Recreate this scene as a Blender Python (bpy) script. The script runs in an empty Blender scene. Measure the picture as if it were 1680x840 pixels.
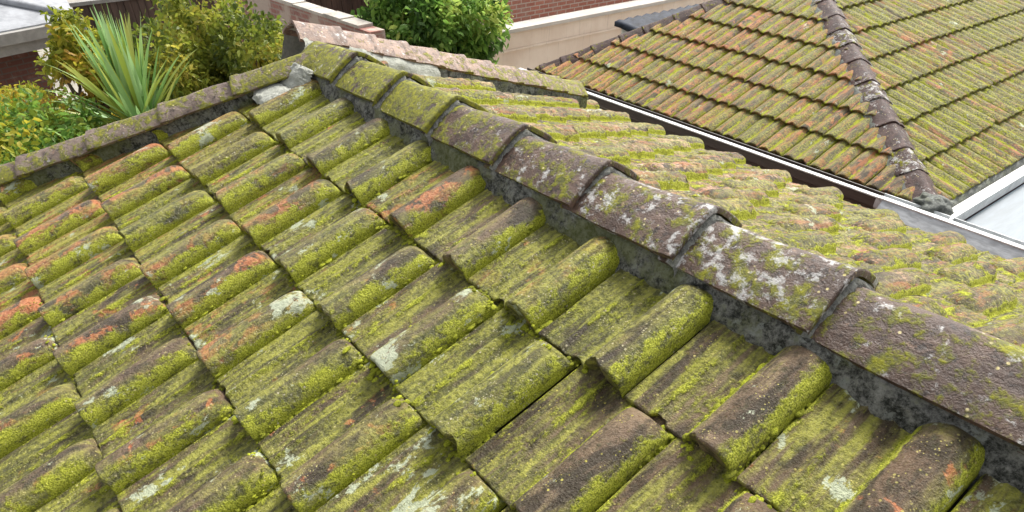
import bpy, bmesh, math, random
import numpy as np
from mathutils import Vector, Matrix, noise
random.seed(7); rng = np.random.default_rng(7)
C = bpy.context.scene.collection
scene = bpy.context.scene

# ------------------------------------------------------------------ camera
cam_d = bpy.data.cameras.new('camera'); cam = bpy.data.objects.new('camera', cam_d); C.objects.link(cam)
Rw = Matrix(((0.61302469, 0.79004672, -0.00518805), (0.49684827, -0.39061081, -0.77496128), (-0.61428212, 0.47249273, -0.63198742)))
CAM = Vector((1.8935, -0.8400, 0.9819))
M = Matrix.Identity(4)
for i in range(3):
    M[i][0] = Rw[0][i]; M[i][1] = -Rw[1][i]; M[i][2] = -Rw[2][i]; M[i][3] = CAM[i]
cam.matrix_world = M
cam_d.sensor_width = 36; cam_d.lens = 1065.85 / 1680 * 36; cam_d.shift_y = 170 / 1680
cam_d.clip_start = 0.05; cam_d.clip_end = 500
scene.camera = cam

# ------------------------------------------------------------------ light
SUN_EL, SUN_AZ = math.radians(50), math.radians(-22)      # azimuth measured from +Y towards +X
w = bpy.data.worlds.new('World'); scene.world = w; w.use_nodes = True
nt = w.node_tree; nt.nodes.clear()
sky = nt.nodes.new('ShaderNodeTexSky'); sky.sky_type = 'NISHITA'; sky.sun_disc = False
sky.sun_elevation = SUN_EL; sky.sun_rotation = SUN_AZ; sky.air_density = 1.0; sky.dust_density = 5.0; sky.ozone_density = 1.0
hs = nt.nodes.new('ShaderNodeHueSaturation'); hs.inputs['Saturation'].default_value = 0.15
bg = nt.nodes.new('ShaderNodeBackground'); bg.inputs[1].default_value = 0.15
wo = nt.nodes.new('ShaderNodeOutputWorld')
nt.links.new(sky.outputs[0], hs.inputs['Color']); nt.links.new(hs.outputs[0], bg.inputs[0]); nt.links.new(bg.outputs[0], wo.inputs[0])
sd = bpy.data.lights.new('sun', 'SUN'); sd.energy = 2.5; sd.angle = math.radians(16); sd.color = (1, .95, .86)
sun = bpy.data.objects.new('sun', sd); C.objects.link(sun)
sdir = Vector((math.sin(SUN_AZ) * math.cos(SUN_EL), math.cos(SUN_AZ) * math.cos(SUN_EL), math.sin(SUN_EL)))
sun.rotation_euler = sdir.to_track_quat('Z', 'Y').to_euler()
scene.view_settings.view_transform = 'Standard'; scene.view_settings.look = 'None'
scene.view_settings.exposure = 0.88; scene.view_settings.gamma = 1; scene.view_settings.use_curve_mapping = False

# ------------------------------------------------------------------ node helper
class NB:
    def __init__(s, name):
        s.m = bpy.data.materials.new(name); s.m.use_nodes = True; s.t = s.m.node_tree; s.t.nodes.clear()
        s.out = s.t.nodes.new('ShaderNodeOutputMaterial'); s.b = s.t.nodes.new('ShaderNodeBsdfPrincipled')
        s.t.links.new(s.b.outputs[0], s.out.inputs[0])
    def link(s, a, b): s.t.links.new(a, b)
    def put(s, inp, v):
        if v is None: return
        if hasattr(v, 'is_linked') or isinstance(v, bpy.types.NodeSocket): s.t.links.new(v, inp)
        else: inp.default_value = v
    def obj(s): return s.t.nodes.new('ShaderNodeTexCoord').outputs['Object']
    def uv(s): return s.t.nodes.new('ShaderNodeTexCoord').outputs['UV']
    def map(s, v, scale=(1, 1, 1), loc=(0, 0, 0), rot=(0, 0, 0)):
        n = s.t.nodes.new('ShaderNodeMapping'); s.link(v, n.inputs[0]); n.inputs['Scale'].default_value = scale
        n.inputs['Location'].default_value = loc; n.inputs['Rotation'].default_value = rot; return n.outputs[0]
    def noise(s, v, scale, detail=4, rough=.55, dist=0.0, col=False):
        n = s.t.nodes.new('ShaderNodeTexNoise'); s.link(v, n.inputs['Vector']); n.inputs['Scale'].default_value = scale
        n.inputs['Detail'].default_value = detail; n.inputs['Roughness'].default_value = rough; n.inputs['Distortion'].default_value = dist
        return n.outputs[1 if col else 0]
    def vor(s, v, scale, out='Distance', feature='F1'):
        n = s.t.nodes.new('ShaderNodeTexVoronoi'); s.link(v, n.inputs['Vector']); n.inputs['Scale'].default_value = scale
        n.feature = feature; return n.outputs[out]
    def math(s, op, a, b=0.0, c=None, clamp=False):
        n = s.t.nodes.new('ShaderNodeMath'); n.operation = op; n.use_clamp = clamp; s.put(n.inputs[0], a); s.put(n.inputs[1], b)
        if c is not None: s.put(n.inputs[2], c)
        return n.outputs[0]
    def ss(s, v, a, b, lo=0.0, hi=1.0):
        n = s.t.nodes.new('ShaderNodeMapRange'); n.interpolation_type = 'SMOOTHSTEP'; s.put(n.inputs[0], v)
        n.inputs[1].default_value = a; n.inputs[2].default_value = b; n.inputs[3].default_value = lo; n.inputs[4].default_value = hi
        return n.outputs[0]
    def mix(s, f, a, b, mode='MIX'):
        n = s.t.nodes.new('ShaderNodeMix'); n.data_type = 'RGBA'; n.blend_type = mode
        s.put(n.inputs[0], f); s.put(n.inputs[6], a if not isinstance(a, tuple) else (*a, 1)); s.put(n.inputs[7], b if not isinstance(b, tuple) else (*b, 1))
        return n.outputs[2]
    def ramp(s, v, stops):
        n = s.t.nodes.new('ShaderNodeValToRGB'); s.put(n.inputs[0], v); e = n.color_ramp.elements
        while len(e) > 1: e.remove(e[-1])
        for i, (p, c) in enumerate(stops):
            if i == 0: x = e[0]; x.position = p
            else: x = e.new(p)
            x.color = (c, c, c, 1) if not isinstance(c, tuple) else (*c, 1)
        return n.outputs[0]
    def attr(s, name):
        n = s.t.nodes.new('ShaderNodeAttribute'); n.attribute_name = name
        q = s.t.nodes.new('ShaderNodeSeparateColor'); s.link(n.outputs['Color'], q.inputs[0]); return q.outputs
    def xyz(s, v):
        q = s.t.nodes.new('ShaderNodeSeparateXYZ'); s.link(v, q.inputs[0]); return q.outputs
    def info(s):
        n = s.t.nodes.new('ShaderNodeObjectInfo'); q = s.t.nodes.new('ShaderNodeSeparateColor'); s.link(n.outputs['Color'], q.inputs[0])
        return q.outputs, n.outputs['Random']
    def bump(s, h, strength=.5, dist=.01, normal=None):
        n = s.t.nodes.new('ShaderNodeBump'); n.inputs['Strength'].default_value = strength; n.inputs['Distance'].default_value = dist
        s.link(h, n.inputs['Height'])
        if normal is not None: s.link(normal, n.inputs['Normal'])
        return n.outputs[0]
    def fin(s, col, rough=.7, normal=None, spec=.5, metal=0.0):
        s.put(s.b.inputs['Base Color'], (*col, 1) if isinstance(col, tuple) else col); s.put(s.b.inputs['Roughness'], rough)
        s.b.inputs['Specular IOR Level'].default_value = spec; s.b.inputs['Metallic'].default_value = metal
        if normal is not None: s.link(normal, s.b.inputs['Normal'])
        return s.m

# ------------------------------------------------------------------ materials
def tile_mat(name, stops_u, green=0.0, orange=0.0, orange_x=None, lime=0.0, gloss=.38, crest=None, flank=None, lich=0.0, pan=0.0, dark=0.0, stripe=None, bare=((.36, .10, .03), (.54, .22, .095)), fs=0.0):
    n = NB(name); o = n.obj(); u, v, _ = n.xyz(n.uv()); r1, r2, r3 = n.attr('rnd')[:3]
    # each tile samples its own piece of the noise field
    cmb = n.t.nodes.new('ShaderNodeCombineXYZ'); n.put(cmb.inputs[2], n.math('MULTIPLY', r1, 3.0))
    add = n.t.nodes.new('ShaderNodeVectorMath'); add.operation = 'ADD'; n.link(o, add.inputs[0]); n.link(cmb.outputs[0], add.inputs[1]); t = add.outputs[0]
    st = n.map(t, (1, .28, 1))                                  # streaked down the slope
    big = n.noise(o, 1.7, 3); mid = n.noise(st, 16, 6, .62, .4); fine = n.noise(t, 75, 5, .68); grit = n.noise(t, 260, 3, .7)
    patch = n.noise(t, 13, 7, .66, .5); patch2 = n.noise(n.map(t, (1, .55, 1), (3, 7, 1)), 17, 7, .68, .3)
    base = n.mix(n.ss(mid, .42, .58), (.042, .028, .015), (.23, .155, .10))
    base = n.mix(n.ss(n.math('ADD', patch2, n.math('MULTIPLY', r2, .12)), .5, .68), base, (.165, .105, .065))
    # bare terracotta
    of = n.math('ADD', n.math('MULTIPLY', r3, .22), n.math('ADD', patch, orange - .11))
    if orange_x is not None:
        x, y, z = n.xyz(o); of = n.math('ADD', of, n.ss(x, orange_x[0], orange_x[1], orange_x[2], orange_x[3]))
    if flank: of = n.math('ADD', of, n.math('MULTIPLY', n.ramp(u, flank), .07))
    base = n.mix(n.ss(of, .60, .67), base, n.mix(n.ss(fine, .35, .65), *bare))
    if fs:
        sk = n.noise(n.map(o, (1, .10, 1), (2, 5, 1)), 30, 5, .7); base = n.mix(n.ss(sk, .50, .58, 0, fs), base, (.36, .12, .042)); base = n.mix(n.ss(n.noise(n.map(o, (1, .12, 1), (7, 1, 1)), 34, 5, .7), .55, .62, 0, fs), base, (.07, .045, .03))
    # algae film
    cr = n.ramp(u, crest) if crest else None; fl = n.ramp(u, flank) if flank else None
    al = n.math('ADD', n.math('ADD', n.math('MULTIPLY', mid, .75), n.math('MULTIPLY', big, .35)), n.math('MULTIPLY', r1, .10))
    if fs: al = n.math('ADD', n.math('MULTIPLY', al, .6), n.math('MULTIPLY', n.noise(n.map(o, (1, .11, 1), (1, 2, 1)), 26, 5, .7), .42))
    if pan:
        pk = n.noise(n.map(o, (1, .07, 1), (3, 1, 1)), 42, 4, .62, .2); pm = n.math('SUBTRACT', 1.0, n.math('ADD', cr, fl, clamp=True), clamp=True)
        al = n.math('ADD', al, n.math('MULTIPLY', n.math('MULTIPLY', n.math('SUBTRACT', pk, .5), pan), pm))
    if crest: al = n.math('SUBTRACT', al, n.math('MULTIPLY', cr, .085))
    alg = n.ss(al, .48 - green, .68 - green)
    base = n.mix(n.math('MULTIPLY', alg, .90), base, n.mix(n.ss(n.math('ADD', n.math('MULTIPLY', fine, .5), n.math('MULTIPLY', pk if pan else fine, .5)), .4, .62), (.060, .070, .008), (.36, .36, .052)))
    # lime moss: edges of the roll and the joints first, then loose patches
    edge = n.ramp(u, stops_u)
    lm = n.math('ADD', n.math('MULTIPLY', edge, .27), n.math('ADD', n.math('MULTIPLY', patch2, .8), n.math('MULTIPLY', fine, .25)))
    if flank: lm = n.math('ADD', lm, n.math('SUBTRACT', n.math('MULTIPLY', n.math('MULTIPLY', fl, n.ss(n.noise(t, 6.5, 4, .6), .35, .65)), .115), n.math('MULTIPLY', cr, .05)))
    lmf = n.ss(lm, .60 - lime, .72 - lime)
    base = n.mix(n.math('MULTIPLY', lmf, .95), base, n.mix(n.ss(grit, .35, .65), (.17, .20, .004), (.55, .57, .03)))
    dk = n.ss(n.noise(n.map(t, (1, .6, 1), (9, 2, 4)), 38, 6, .72), .53, .66)
    base = n.mix(n.math('MULTIPLY', dk, .75), base, (.035, .034, .010))
    # pale lichen
    li = n.noise(n.map(t, (1, .6, 1), (5, 1, 2)), 10, 8, .72, .2)
    lif = n.ss(n.math('ADD', li, n.math('MULTIPLY', r2, .10)), .645 + lich, .675 + lich)
    base = n.mix(n.math('MULTIPLY', lif, .85), base, n.mix(fine, (.36, .42, .26), (.62, .66, .52)))
    vo = n.vor(n.map(t, (1, 1, 1)), 62); keep = n.ss(n.noise(t, 24, 2), .52, .6)
    sp = n.math('MAXIMUM', n.math('MULTIPLY', n.ss(vo, .22, .12), keep), n.math('MULTIPLY', n.ss(n.vor(n.map(t, (1, 1, 1), (3, 3, 3)), 130), .26, .14), n.ss(n.noise(t, 17, 2), .5, .62)))
    base = n.mix(n.math('MULTIPLY', sp, .85), base, n.mix(r1, (.52, .46, .08), (.55, .50, .36)))
    if stripe: base = n.mix(1.0, base, n.ramp(v, stripe), 'MULTIPLY')
    base = n.mix(n.math('MULTIPLY', n.ss(grit, .42, .7), .35), base, n.mix(.3, base, (.6, .56, .40)))
    hgt = n.math('ADD', n.math('MULTIPLY', fine, 1.0), n.math('ADD', n.math('MULTIPLY', grit, .45), n.math('ADD', n.math('MULTIPLY', lmf, .5), n.math('MULTIPLY', mid, .6))))
    rg = n.math('ADD', n.math('MULTIPLY', lmf, .35), n.ss(fine, .3, .7, gloss, gloss + .22), clamp=True)
    return n.fin(base, rg, n.bump(hgt, 1.0, .012), .38)

FOOT = [(0, .8), (.03, .25), (.09, .1), (.24, .1), (.30, .5), (.34, .1), (.55, .15), (.592, .95), (.612, .8), (.64, .0), (.80, -.0), (.90, .12), (.965, .45), (1, .8)]
CREST = [(0, 0), (.60, 0), (.66, .8), (.72, 1), (.82, 1), (.90, .3), (.94, 0), (1, 0)]
FLANK = [(0, .3), (.05, 0), (.82, 0), (.89, .8), (.94, 1), (.985, .8), (1, .3)]
m_tile = tile_mat('mossy_tile', FOOT, .05, -.002, (-1.6, .5, .175, -.01), .008, .26, CREST, FLANK, pan=.6)
m_tile_far = tile_mat('mossy_tile_rear', FOOT, .02, .07, None, .045, .5, bare=((.34, .18, .10), (.54, .36, .24)), fs=.8, lich=.04)
DBL = [(0, .7), (.07, .2), (.25, 0), (.43, .3), (.5, .9), (.57, .2), (.75, 0), (.93, .3), (1, .7)]
m_tile_nb = tile_mat('terracotta_roll_tile', DBL, .0, .08, None, -.01, .6, fs=1.0, lich=.05)
m_tile_nb2 = tile_mat('green_roll_tile', DBL, .05, .03, None, .03, .6, fs=.9, lich=.05)

def cap_mat(name, c1, c2, mossc=(.27, .27, .012), orange=0.0):
    n = NB(name); o = n.obj(); (mo, li, ex), rnd = n.info()[0][:3], n.info()[1]
    cmb = n.t.nodes.new('ShaderNodeCombineXYZ'); n.put(cmb.inputs[0], n.math('MULTIPLY', rnd, 40.0))
    add = n.t.nodes.new('ShaderNodeVectorMath'); add.operation = 'ADD'; n.link(o, add.inputs[0]); n.link(cmb.outputs[0], add.inputs[1]); t = add.outputs[0]
    mid = n.noise(t, 11, 6, .62, .5); fine = n.noise(t, 60, 6, .7); grit = n.noise(t, 230, 3, .7)
    base = n.mix(n.ss(mid, .35, .65), c1, c2)
    base = n.mix(n.ss(n.noise(t, 34, 6, .7), .52, .64), base, tuple(q * .42 if orange == 0 else q * .72 for q in c1))
    base = n.mix(n.ss(n.noise(n.map(t, (1, 1, 1), (4, 4, 4)), 26, 6, .7), .6, .68), base, n.mix(orange, (.24, .15, .10), (.5, .3, .2)))
    a = n.math('ADD', n.math('ADD', n.math('MULTIPLY', mid, .35), n.math('MULTIPLY', n.noise(n.map(t, (1, 1, 1), (1, 9, 3)), 20, 7, .72), .65)), n.math('MULTIPLY', n.math('SUBTRACT', mo, .5), .42))
    mf = n.ss(a, .54, .62)
    base = n.mix(n.math('MULTIPLY', mf, .92), base, n.mix(n.ss(fine, .35, .65), (.085, .09, .012), mossc))
    l = n.math('ADD', n.noise(n.map(t, (1, 1, 1), (8, 3, 1)), 22, 8, .75), n.math('MULTIPLY', n.math('SUBTRACT', li, .5), .34))
    lf = n.ss(l, .57, .66); base = n.mix(n.math('MULTIPLY', lf, .8), base, n.mix(grit, (.40, .40, .38), (.68, .67, .66)))
    sp = n.math('MULTIPLY', n.ss(n.vor(t, 48), .2, .1), n.ss(n.noise(t, 18, 2), .53, .6)); base = n.mix(sp, base, n.mix(mid, (.6, .5, .08), (.6, .52, .4)))
    h = n.math('ADD', fine, n.math('ADD', n.math('MULTIPLY', grit, .5), n.math('ADD', mid, n.math('MULTIPLY', mf, .5))))
    return n.fin(base, n.math('ADD', n.ss(fine, .3, .7, .36, .6), n.math('MULTIPLY', mf, .3), clamp=True), n.bump(h, .8, .007), .5)
m_cap = cap_mat('weathered_cap', (.055, .029, .019), (.135, .080, .056))
m_cap_red = cap_mat('terracotta_cap', (.13, .075, .05), (.32, .205, .145), orange=.3)
m_cap_verge = cap_mat('pale_verge_cap', (.13, .09, .07), (.27, .205, .165))
m_cap_nb = cap_mat('dark_cap', (.040, .020, .017), (.080, .044, .038))
m_cap_nb.node_tree.nodes['Principled BSDF'].inputs['Specular IOR Level'].default_value = .15

def mortar_mat(name, a, b, moss=.5, scale=1.0):
    n = NB(name); t = n.obj(); mid = n.noise(t, 17 * scale, 8, .78, .05); fine = n.noise(t, 90, 6, .8); big = n.noise(t, 5, 4)
    c = n.mix(n.ss(n.math('ADD', n.math('MULTIPLY', mid, .6), n.math('MULTIPLY', fine, .4)), .40, .62), a, b)
    c = n.mix(n.math('MULTIPLY', n.ss(n.noise(n.map(t, (1, 1, 1), (2, 5, 8)), 28, 7, .75), .55, .62), .8), c, (.34, .36, .33))
    c = n.mix(n.math('MULTIPLY', n.ss(n.math('ADD', n.math('MULTIPLY', big, .6), n.math('MULTIPLY', mid, .4)), .48, .58), moss), c, (.13, .15, .025))
    h = n.math('ADD', n.math('MULTIPLY', mid, 1.4), fine)
    return n.fin(c, .8, n.bump(h, .9, .012), .35)
m_mortar = mortar_mat('old_mortar', (.018, .020, .016), (.36, .36, .33), .6, 1.6)
m_joint = mortar_mat('joint_mortar', (.10, .10, .09), (.42, .42, .39), .25, 1.8)
m_mortar_pale = mortar_mat('lime_mortar', (.38, .39, .34), (.58, .59, .53), .12, 2.2)
m_mortar_grey = mortar_mat('grey_mortar', (.10, .11, .10), (.24, .25, .23), .25, 2.0)

def plain(name, c, rough=.6, var=.15, scale=8, metal=0.0, streak=None, bump=.2, spec=.5):
    n = NB(name); t = n.obj(); a = n.noise(n.map(t, streak or (1, 1, 1)), scale, 6, .65, .3)
    lo = tuple(x * (1 - var) for x in c); hi = tuple(min(1, x * (1 + var)) for x in c)
    col = n.mix(n.ss(a, .3, .7), lo, hi)
    return n.fin(col, rough, n.bump(n.noise(t, 60, 5, .7), bump, .004), spec, metal)
m_white = plain('white_gutter_paint', (.66, .66, .64), .45, .2, 14)
m_brown = plain('brown_gutter_paint', (.055, .042, .036), .45, .25, 4, streak=(1, 1, 6))
m_galv = plain('galvanised_steel', (.46, .48, .49), .5, .3, 9, .0, streak=(1, 6, 1))
m_sheet = plain('blue_grey_sheet', (.14, .175, .205), .5, .25, 2.2, .0, streak=(3, .4, 1))
m_sheetwhite = plain('pale_roof_sheet', (.27, .28, .30), .6, .22, 5.0, streak=(1, 1, 1), spec=.3)
m_greypaint = plain('grey_fascia_paint', (.27, .26, .24), .6, .15)
m_under = plain('roof_underlay', (.02, .018, .014), .9, .2)
m_bitumen = plain('dark_sheet', (.03, .036, .05), .6, .6, 9, bump=.6, spec=.1)
m_conc = plain('concrete', (.50, .47, .43), .85, .15, 1.5)
m_ground = plain('pale_ground', (.28, .26, .22), .9, .25, .8)
m_bark = plain('bark', (.12, .09, .06), .9, .4, 20, bump=.8)

def brick_mat(name, c1, c2, mortar, rot, blotch=None, bw=.23, bh=.076):
    n = NB(name); t = n.obj(); v = n.map(t, (1, 1, 1), (0, 0, 0), rot)
    b = n.t.nodes.new('ShaderNodeTexBrick'); n.link(v, b.inputs['Vector']); b.inputs['Scale'].default_value = 1
    b.inputs['Brick Width'].default_value = bw; b.inputs['Row Height'].default_value = bh; b.inputs['Mortar Size'].default_value = .010
    b.inputs['Mortar Smooth'].default_value = .15; b.inputs['Bias'].default_value = 0
    b.inputs['Color1'].default_value = (*c1, 1); b.inputs['Color2'].default_value = (*c2, 1); b.inputs['Mortar'].default_value = (*mortar, 1)
    c = n.mix(n.ss(n.noise(t, 30, 5, .7), .3, .75, 0, .35), b.outputs[0], (.12, .06, .045))
    c = n.mix(n.ss(n.noise(t, 2.5, 5, .7), .5, .75, 0, .4), c, (.5, .4, .34))
    if blotch: c = n.mix(n.ss(n.noise(t, 1.3, 5, .65), .53, .60), c, blotch)
    return n.fin(c, .85, n.bump(b.outputs[1], .5, -.008), .3)
RX = (math.radians(90), 0, 0)
m_brick_y = brick_mat('red_brick', (.58, .25, .18), (.48, .19, .135), (.66, .56, .47), (0, math.radians(-90), math.radians(-90)))
m_brick_x = brick_mat('old_brick', (.36, .17, .13), (.27, .12, .10), (.34, .27, .23), (math.radians(-90), 0, 0))
m_brick_dark = brick_mat('dark_brick', (.14, .055, .04), (.10, .04, .03), (.09, .07, .06), (math.radians(-90), 0, 0))

def render_mat():
    n = NB('cream_render'); t = n.obj()
    c = n.mix(n.ss(n.noise(t, 1.6, 6, .6), .3, .7), (.68, .56, .46), (.78, .68, .58))
    st = n.noise(n.map(t, (6, 6, .35)), 4, 6, .7); c = n.mix(n.ss(st, .55, .72, 0, .5), c, (.36, .30, .24))
    return n.fin(c, .85, n.bump(n.noise(t, 40, 5, .7), .3, .004), .3)
m_render = render_mat()

def leaf_mat(name, cols, rough=.5, trans=.48):
    n = NB(name); r = n.attr('rnd'); c = n.ramp(r[0], [(i / max(1, len(cols) - 1), q) for i, q in enumerate(cols)])
    c = n.mix(n.math('MULTIPLY', r[1], .22), c, (.02, .03, .008))
    m = n.fin(c, rough, None, .4)
    tr = n.t.nodes.new('ShaderNodeBsdfTranslucent'); n.link(c, tr.inputs[0]); mx = n.t.nodes.new('ShaderNodeMixShader'); mx.inputs[0].default_value = trans
    n.link(n.b.outputs[0], mx.inputs[1]); n.link(tr.outputs[0], mx.inputs[2]); n.link(mx.outputs[0], n.out.inputs[0]); return m

# ------------------------------------------------------------------ object helpers
def put(name, me, mat, parent=None, mw=None):
    o = bpy.data.objects.new(name, me); C.objects.link(o)
    if mat: me.materials.append(mat)
    mw = mw or Matrix.Identity(4)
    if parent is not None:
        o.parent = parent; o.matrix_parent_inverse = Matrix.Identity(4)
        o.matrix_basis = parent['_mw_inv'] @ mw if False else PINV[parent.name] @ mw
    else: o.matrix_basis = mw
    PINV[o.name] = mw.inverted()
    return o
PINV = {}
def thing(name, label, cat, loc, group=None):
    o = bpy.data.objects.new(name, None); C.objects.link(o); o.location = loc; o.empty_display_size = .2
    o['label'] = label; o['category'] = cat
    if group: o['group'] = group
    PINV[o.name] = Matrix.Translation(Vector(loc)).inverted(); return o
def tag(o, label, cat, group=None):
    o['label'] = label; o['category'] = cat
    if group: o['group'] = group
    return o
def structure(o): o['kind'] = 'structure'; return o
def mesh(name, vs, fs, smooth=False):
    me = bpy.data.meshes.new(name); me.from_pydata([tuple(v) for v in vs], [], [tuple(f) for f in fs]); me.update()
    if smooth: me.polygons.foreach_set('use_smooth', [True] * len(me.polygons))
    return me
class MB:
    def __init__(s): s.v = []; s.f = []
    def add(s, vs, fs):
        k = len(s.v); s.v += [tuple(v) for v in vs]; s.f += [tuple(i + k for i in f) for f in fs]
    def box(s, a, b):
        x0, y0, z0 = a; x1, y1, z1 = b
        s.add([(x0, y0, z0), (x1, y0, z0), (x1, y1, z0), (x0, y1, z0), (x0, y0, z1), (x1, y0, z1), (x1, y1, z1), (x0, y1, z1)],
              [(0, 3, 2, 1), (4, 5, 6, 7), (0, 1, 5, 4), (1, 2, 6, 5), (2, 3, 7, 6), (3, 0, 4, 7)])
    def extr(s, P0, P1, prof, up=Vector((0, 0, 1)), closed=True):
        """sweep a profile of (lateral, height) from P0 to P1"""
        P0 = Vector(P0); P1 = Vector(P1); D = (P1 - P0).normalized(); W = D.cross(up).normalized(); U = W.cross(D)
        k = len(prof); vs = [P + W * a + U * b for P in (P0, P1) for a, b in prof]
        fs = [(i, (i + 1) % k, k + (i + 1) % k, k + i) for i in range(k if closed else k - 1)]
        if closed: fs += [tuple(range(k))[::-1], tuple(range(k, 2 * k))]
        s.add(vs, fs)
    def tube(s, pts, rads, n=8):
        pts = [Vector(p) for p in pts]; k = len(s.v)
        for i, p in enumerate(pts):
            d = (pts[min(i + 1, len(pts) - 1)] - pts[max(i - 1, 0)]).normalized(); a = d.orthogonal().normalized(); b = d.cross(a)
            s.v += [tuple(p + (a * math.cos(2 * math.pi * j / n) + b * math.sin(2 * math.pi * j / n)) * rads[i]) for j in range(n)]
        for i in range(len(pts) - 1):
            s.f += [(k + i * n + j, k + i * n + (j + 1) % n, k + (i + 1) * n + (j + 1) % n, k + (i + 1) * n + j) for j in range(n)]
        s.f.append(tuple(k + (len(pts) - 1) * n + j for j in range(n)))
    def build(s, name, mat, parent=None, smooth=False, bevel=0, mw=None):
        me = mesh(name, s.v, s.f, smooth)
        bm = bmesh.new(); bm.from_mesh(me); bmesh.ops.recalc_face_normals(bm, faces=bm.faces)
        if bevel: bmesh.ops.bevel(bm, geom=list(bm.edges), offset=bevel, segments=2, affect='EDGES', profile=.6)
        bm.to_mesh(me); bm.free()
        return put(name, me, mat, parent, mw)

# ------------------------------------------------------------------ tiled slopes
def prof_roll(u):
    h = np.zeros_like(u)
    h += .0065 * np.exp(-((u - .30) / .028) ** 2) + .0045 * (u < .30) + .003 * np.exp(-((u - .12) / .02) ** 2) + .003 * np.exp(-((u - .46) / .02) ** 2)
    r = np.clip(1 - ((u - .795) / .205) ** 2, 0, 1); roll = .056 * r ** .52
    return h, roll
def prof_double(u):
    c = .5 - .5 * np.cos(4 * np.pi * u); return np.zeros_like(u), .022 * c ** .8
def tile_slope(name, mat, parent, O, Yv, Nv, rows, width, gauge, xr, cuts, prof, nu, dense, dome=True, rough=0.0, jit=1.0, lift=.016, ext=.06, seed=0):
    """rows = number of courses counted up from the eave-side origin O; x runs along Yv x Nv"""
    rg = np.random.default_rng(seed)
    Yv = Vector(Yv).normalized(); Nv = Vector(Nv).normalized(); Xv = Yv.cross(Nv)
    mw = Matrix((( Xv.x, Yv.x, Nv.x, O[0]), (Xv.y, Yv.y, Nv.y, O[1]), (Xv.z, Yv.z, Nv.z, O[2]), (0, 0, 0, 1)))
    u = np.array(sorted(set(np.linspace(0, 1, nu).round(4)) | set(dense)))
    h0, roll = prof(u)
    g = gauge
    s = np.array([-ext, -.025, 0, .008, .02, .036, .056, .09, .14, .20, .26, .31, .333, .341])
    if not dome: s = np.array([-ext, .0, .08, .17, .25, .31, .335])
    if rough: s = np.array([-ext, -.02, 0, .01, .025, .04] + list(np.linspace(.055, .335, 22)) + [.341])
    s = s * (g / .345)
    rows_s = list(s) + [g, g + .0012, g - .004, g - .012]
    verts = []; faces = []; uvs = []; rnds = []
    nuu = len(u); nvv = len(rows_s)
    U = np.tile(u, nvv); 
    for k in range(rows):
        off = (width / 2) * (k % 2)
        m0 = math.floor((xr[0] - off) / width); m1 = math.ceil((xr[1] - off) / width)
        for m in range(m0, m1):
            r = rg.random(3); base = len(verts)
            jx, jy, jz = (rg.random(3) - .5) * np.array([.004, .012, .005]) * jit; tw = (rg.random() - .5) * .012 * jit; tl = (rg.random() - .5) * .012 * jit
            P = np.zeros((nvv, nuu, 3)); UVv = np.zeros((nvv, nuu))
            for i, sv in enumerate(rows_s):
                sc = min(sv, g); lf = lift * max(0, sc) / g
                if dome: q = np.clip(sv / .058, 0, 1); e = math.sqrt(max(0, 1 - (1 - q) ** 2.2)) * (1 - .0 * sv)
                else: e = 1.0
                e *= .93 + .07 * sc / g
                z = h0 + roll * e + lf
                if i == nvv - 4: z = z - .0025
                elif i == nvv - 3: z = z - .008
                elif i == nvv - 2: z = (h0 + roll) * .6 + lf - .012
                elif i == nvv - 1: z = 0 * h0 + lf - .020
                P[i, :, 0] = u * (width - .0045) + .002; P[i, :, 1] = -sv; P[i, :, 2] = z; UVv[i, :] = sv / g
            # chipped, uneven nose
            ch = np.array([max(0, noise.noise(Vector((uu * 7, m * 3.3 + k * 7.1, seed))) - .22) * .05 + max(0, noise.noise(Vector((uu * 22, m * 5.3 + k * 2.1, seed))) - .3) * .02 for uu in u])
            P[nvv - 4:, :, 1] += ch[None, :]; P[nvv - 5, :, 1] += ch * .6
            # edges of the tile turn down into the joint
            ed = np.clip(1 - np.minimum(u, 1 - u) / .022, 0, 1) ** 2; P[:, :, 2] -= .013 * ed[None, :]
            P[:, :, 0] += (P[:, :, 1] + g / 2) * tw; P[:, :, 2] += jz * (-P[:, :, 1] / g) + (u - .5)[None, :] * tl
            P[:, :, 0] += m * width + off + jx; P[:, :, 1] += g * (k + 1) + jy * .5
            fl = P.reshape(-1, 3)
            verts += fl.tolist(); uvs += np.stack([U, UVv.ravel()], 1).tolist(); rnds += [(*r, 1.0)] * len(fl)
            for i in range(nvv - 1):
                for j in range(nuu - 1):
                    a = base + i * nuu + j; faces.append((a, a + nuu, a + nuu + 1, a + 1))
    V = np.array(verts)
    me = bpy.data.meshes.new(name); me.from_pydata(V.tolist(), [], faces)
    me.polygons.foreach_set('use_smooth', [True] * len(me.polygons))
    ul = me.uv_layers.new(name='UVMap'); li = np.zeros(len(me.loops), dtype=np.int32); me.loops.foreach_get('vertex_index', li)
    ul.data.foreach_set('uv', np.array(uvs)[li].ravel())
    ca = me.color_attributes.new('rnd', 'FLOAT_COLOR', 'POINT'); ca.data.foreach_set('color', np.array(rnds).ravel())
    # fine handmade unevenness
    co = V.copy(); d = np.array([noise.noise(Vector((p[0] * 14, p[1] * 9, seed))) + .5 * noise.noise(Vector((p[0] * 45, p[1] * 30, seed + 5))) for p in V])
    co[:, 2] += d * .0022
    if rough: co[:, 2] += rough * np.array([noise.noise(Vector((p[0] * 16, p[1] * 42, seed))) + .6 * abs(noise.noise(Vector((p[0] * 30, p[1] * 75, seed)))) for p in V])
    me.vertices.foreach_set('co', co.ravel())
    bm = bmesh.new(); bm.from_mesh(me); inv = mw.inverted()
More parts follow.
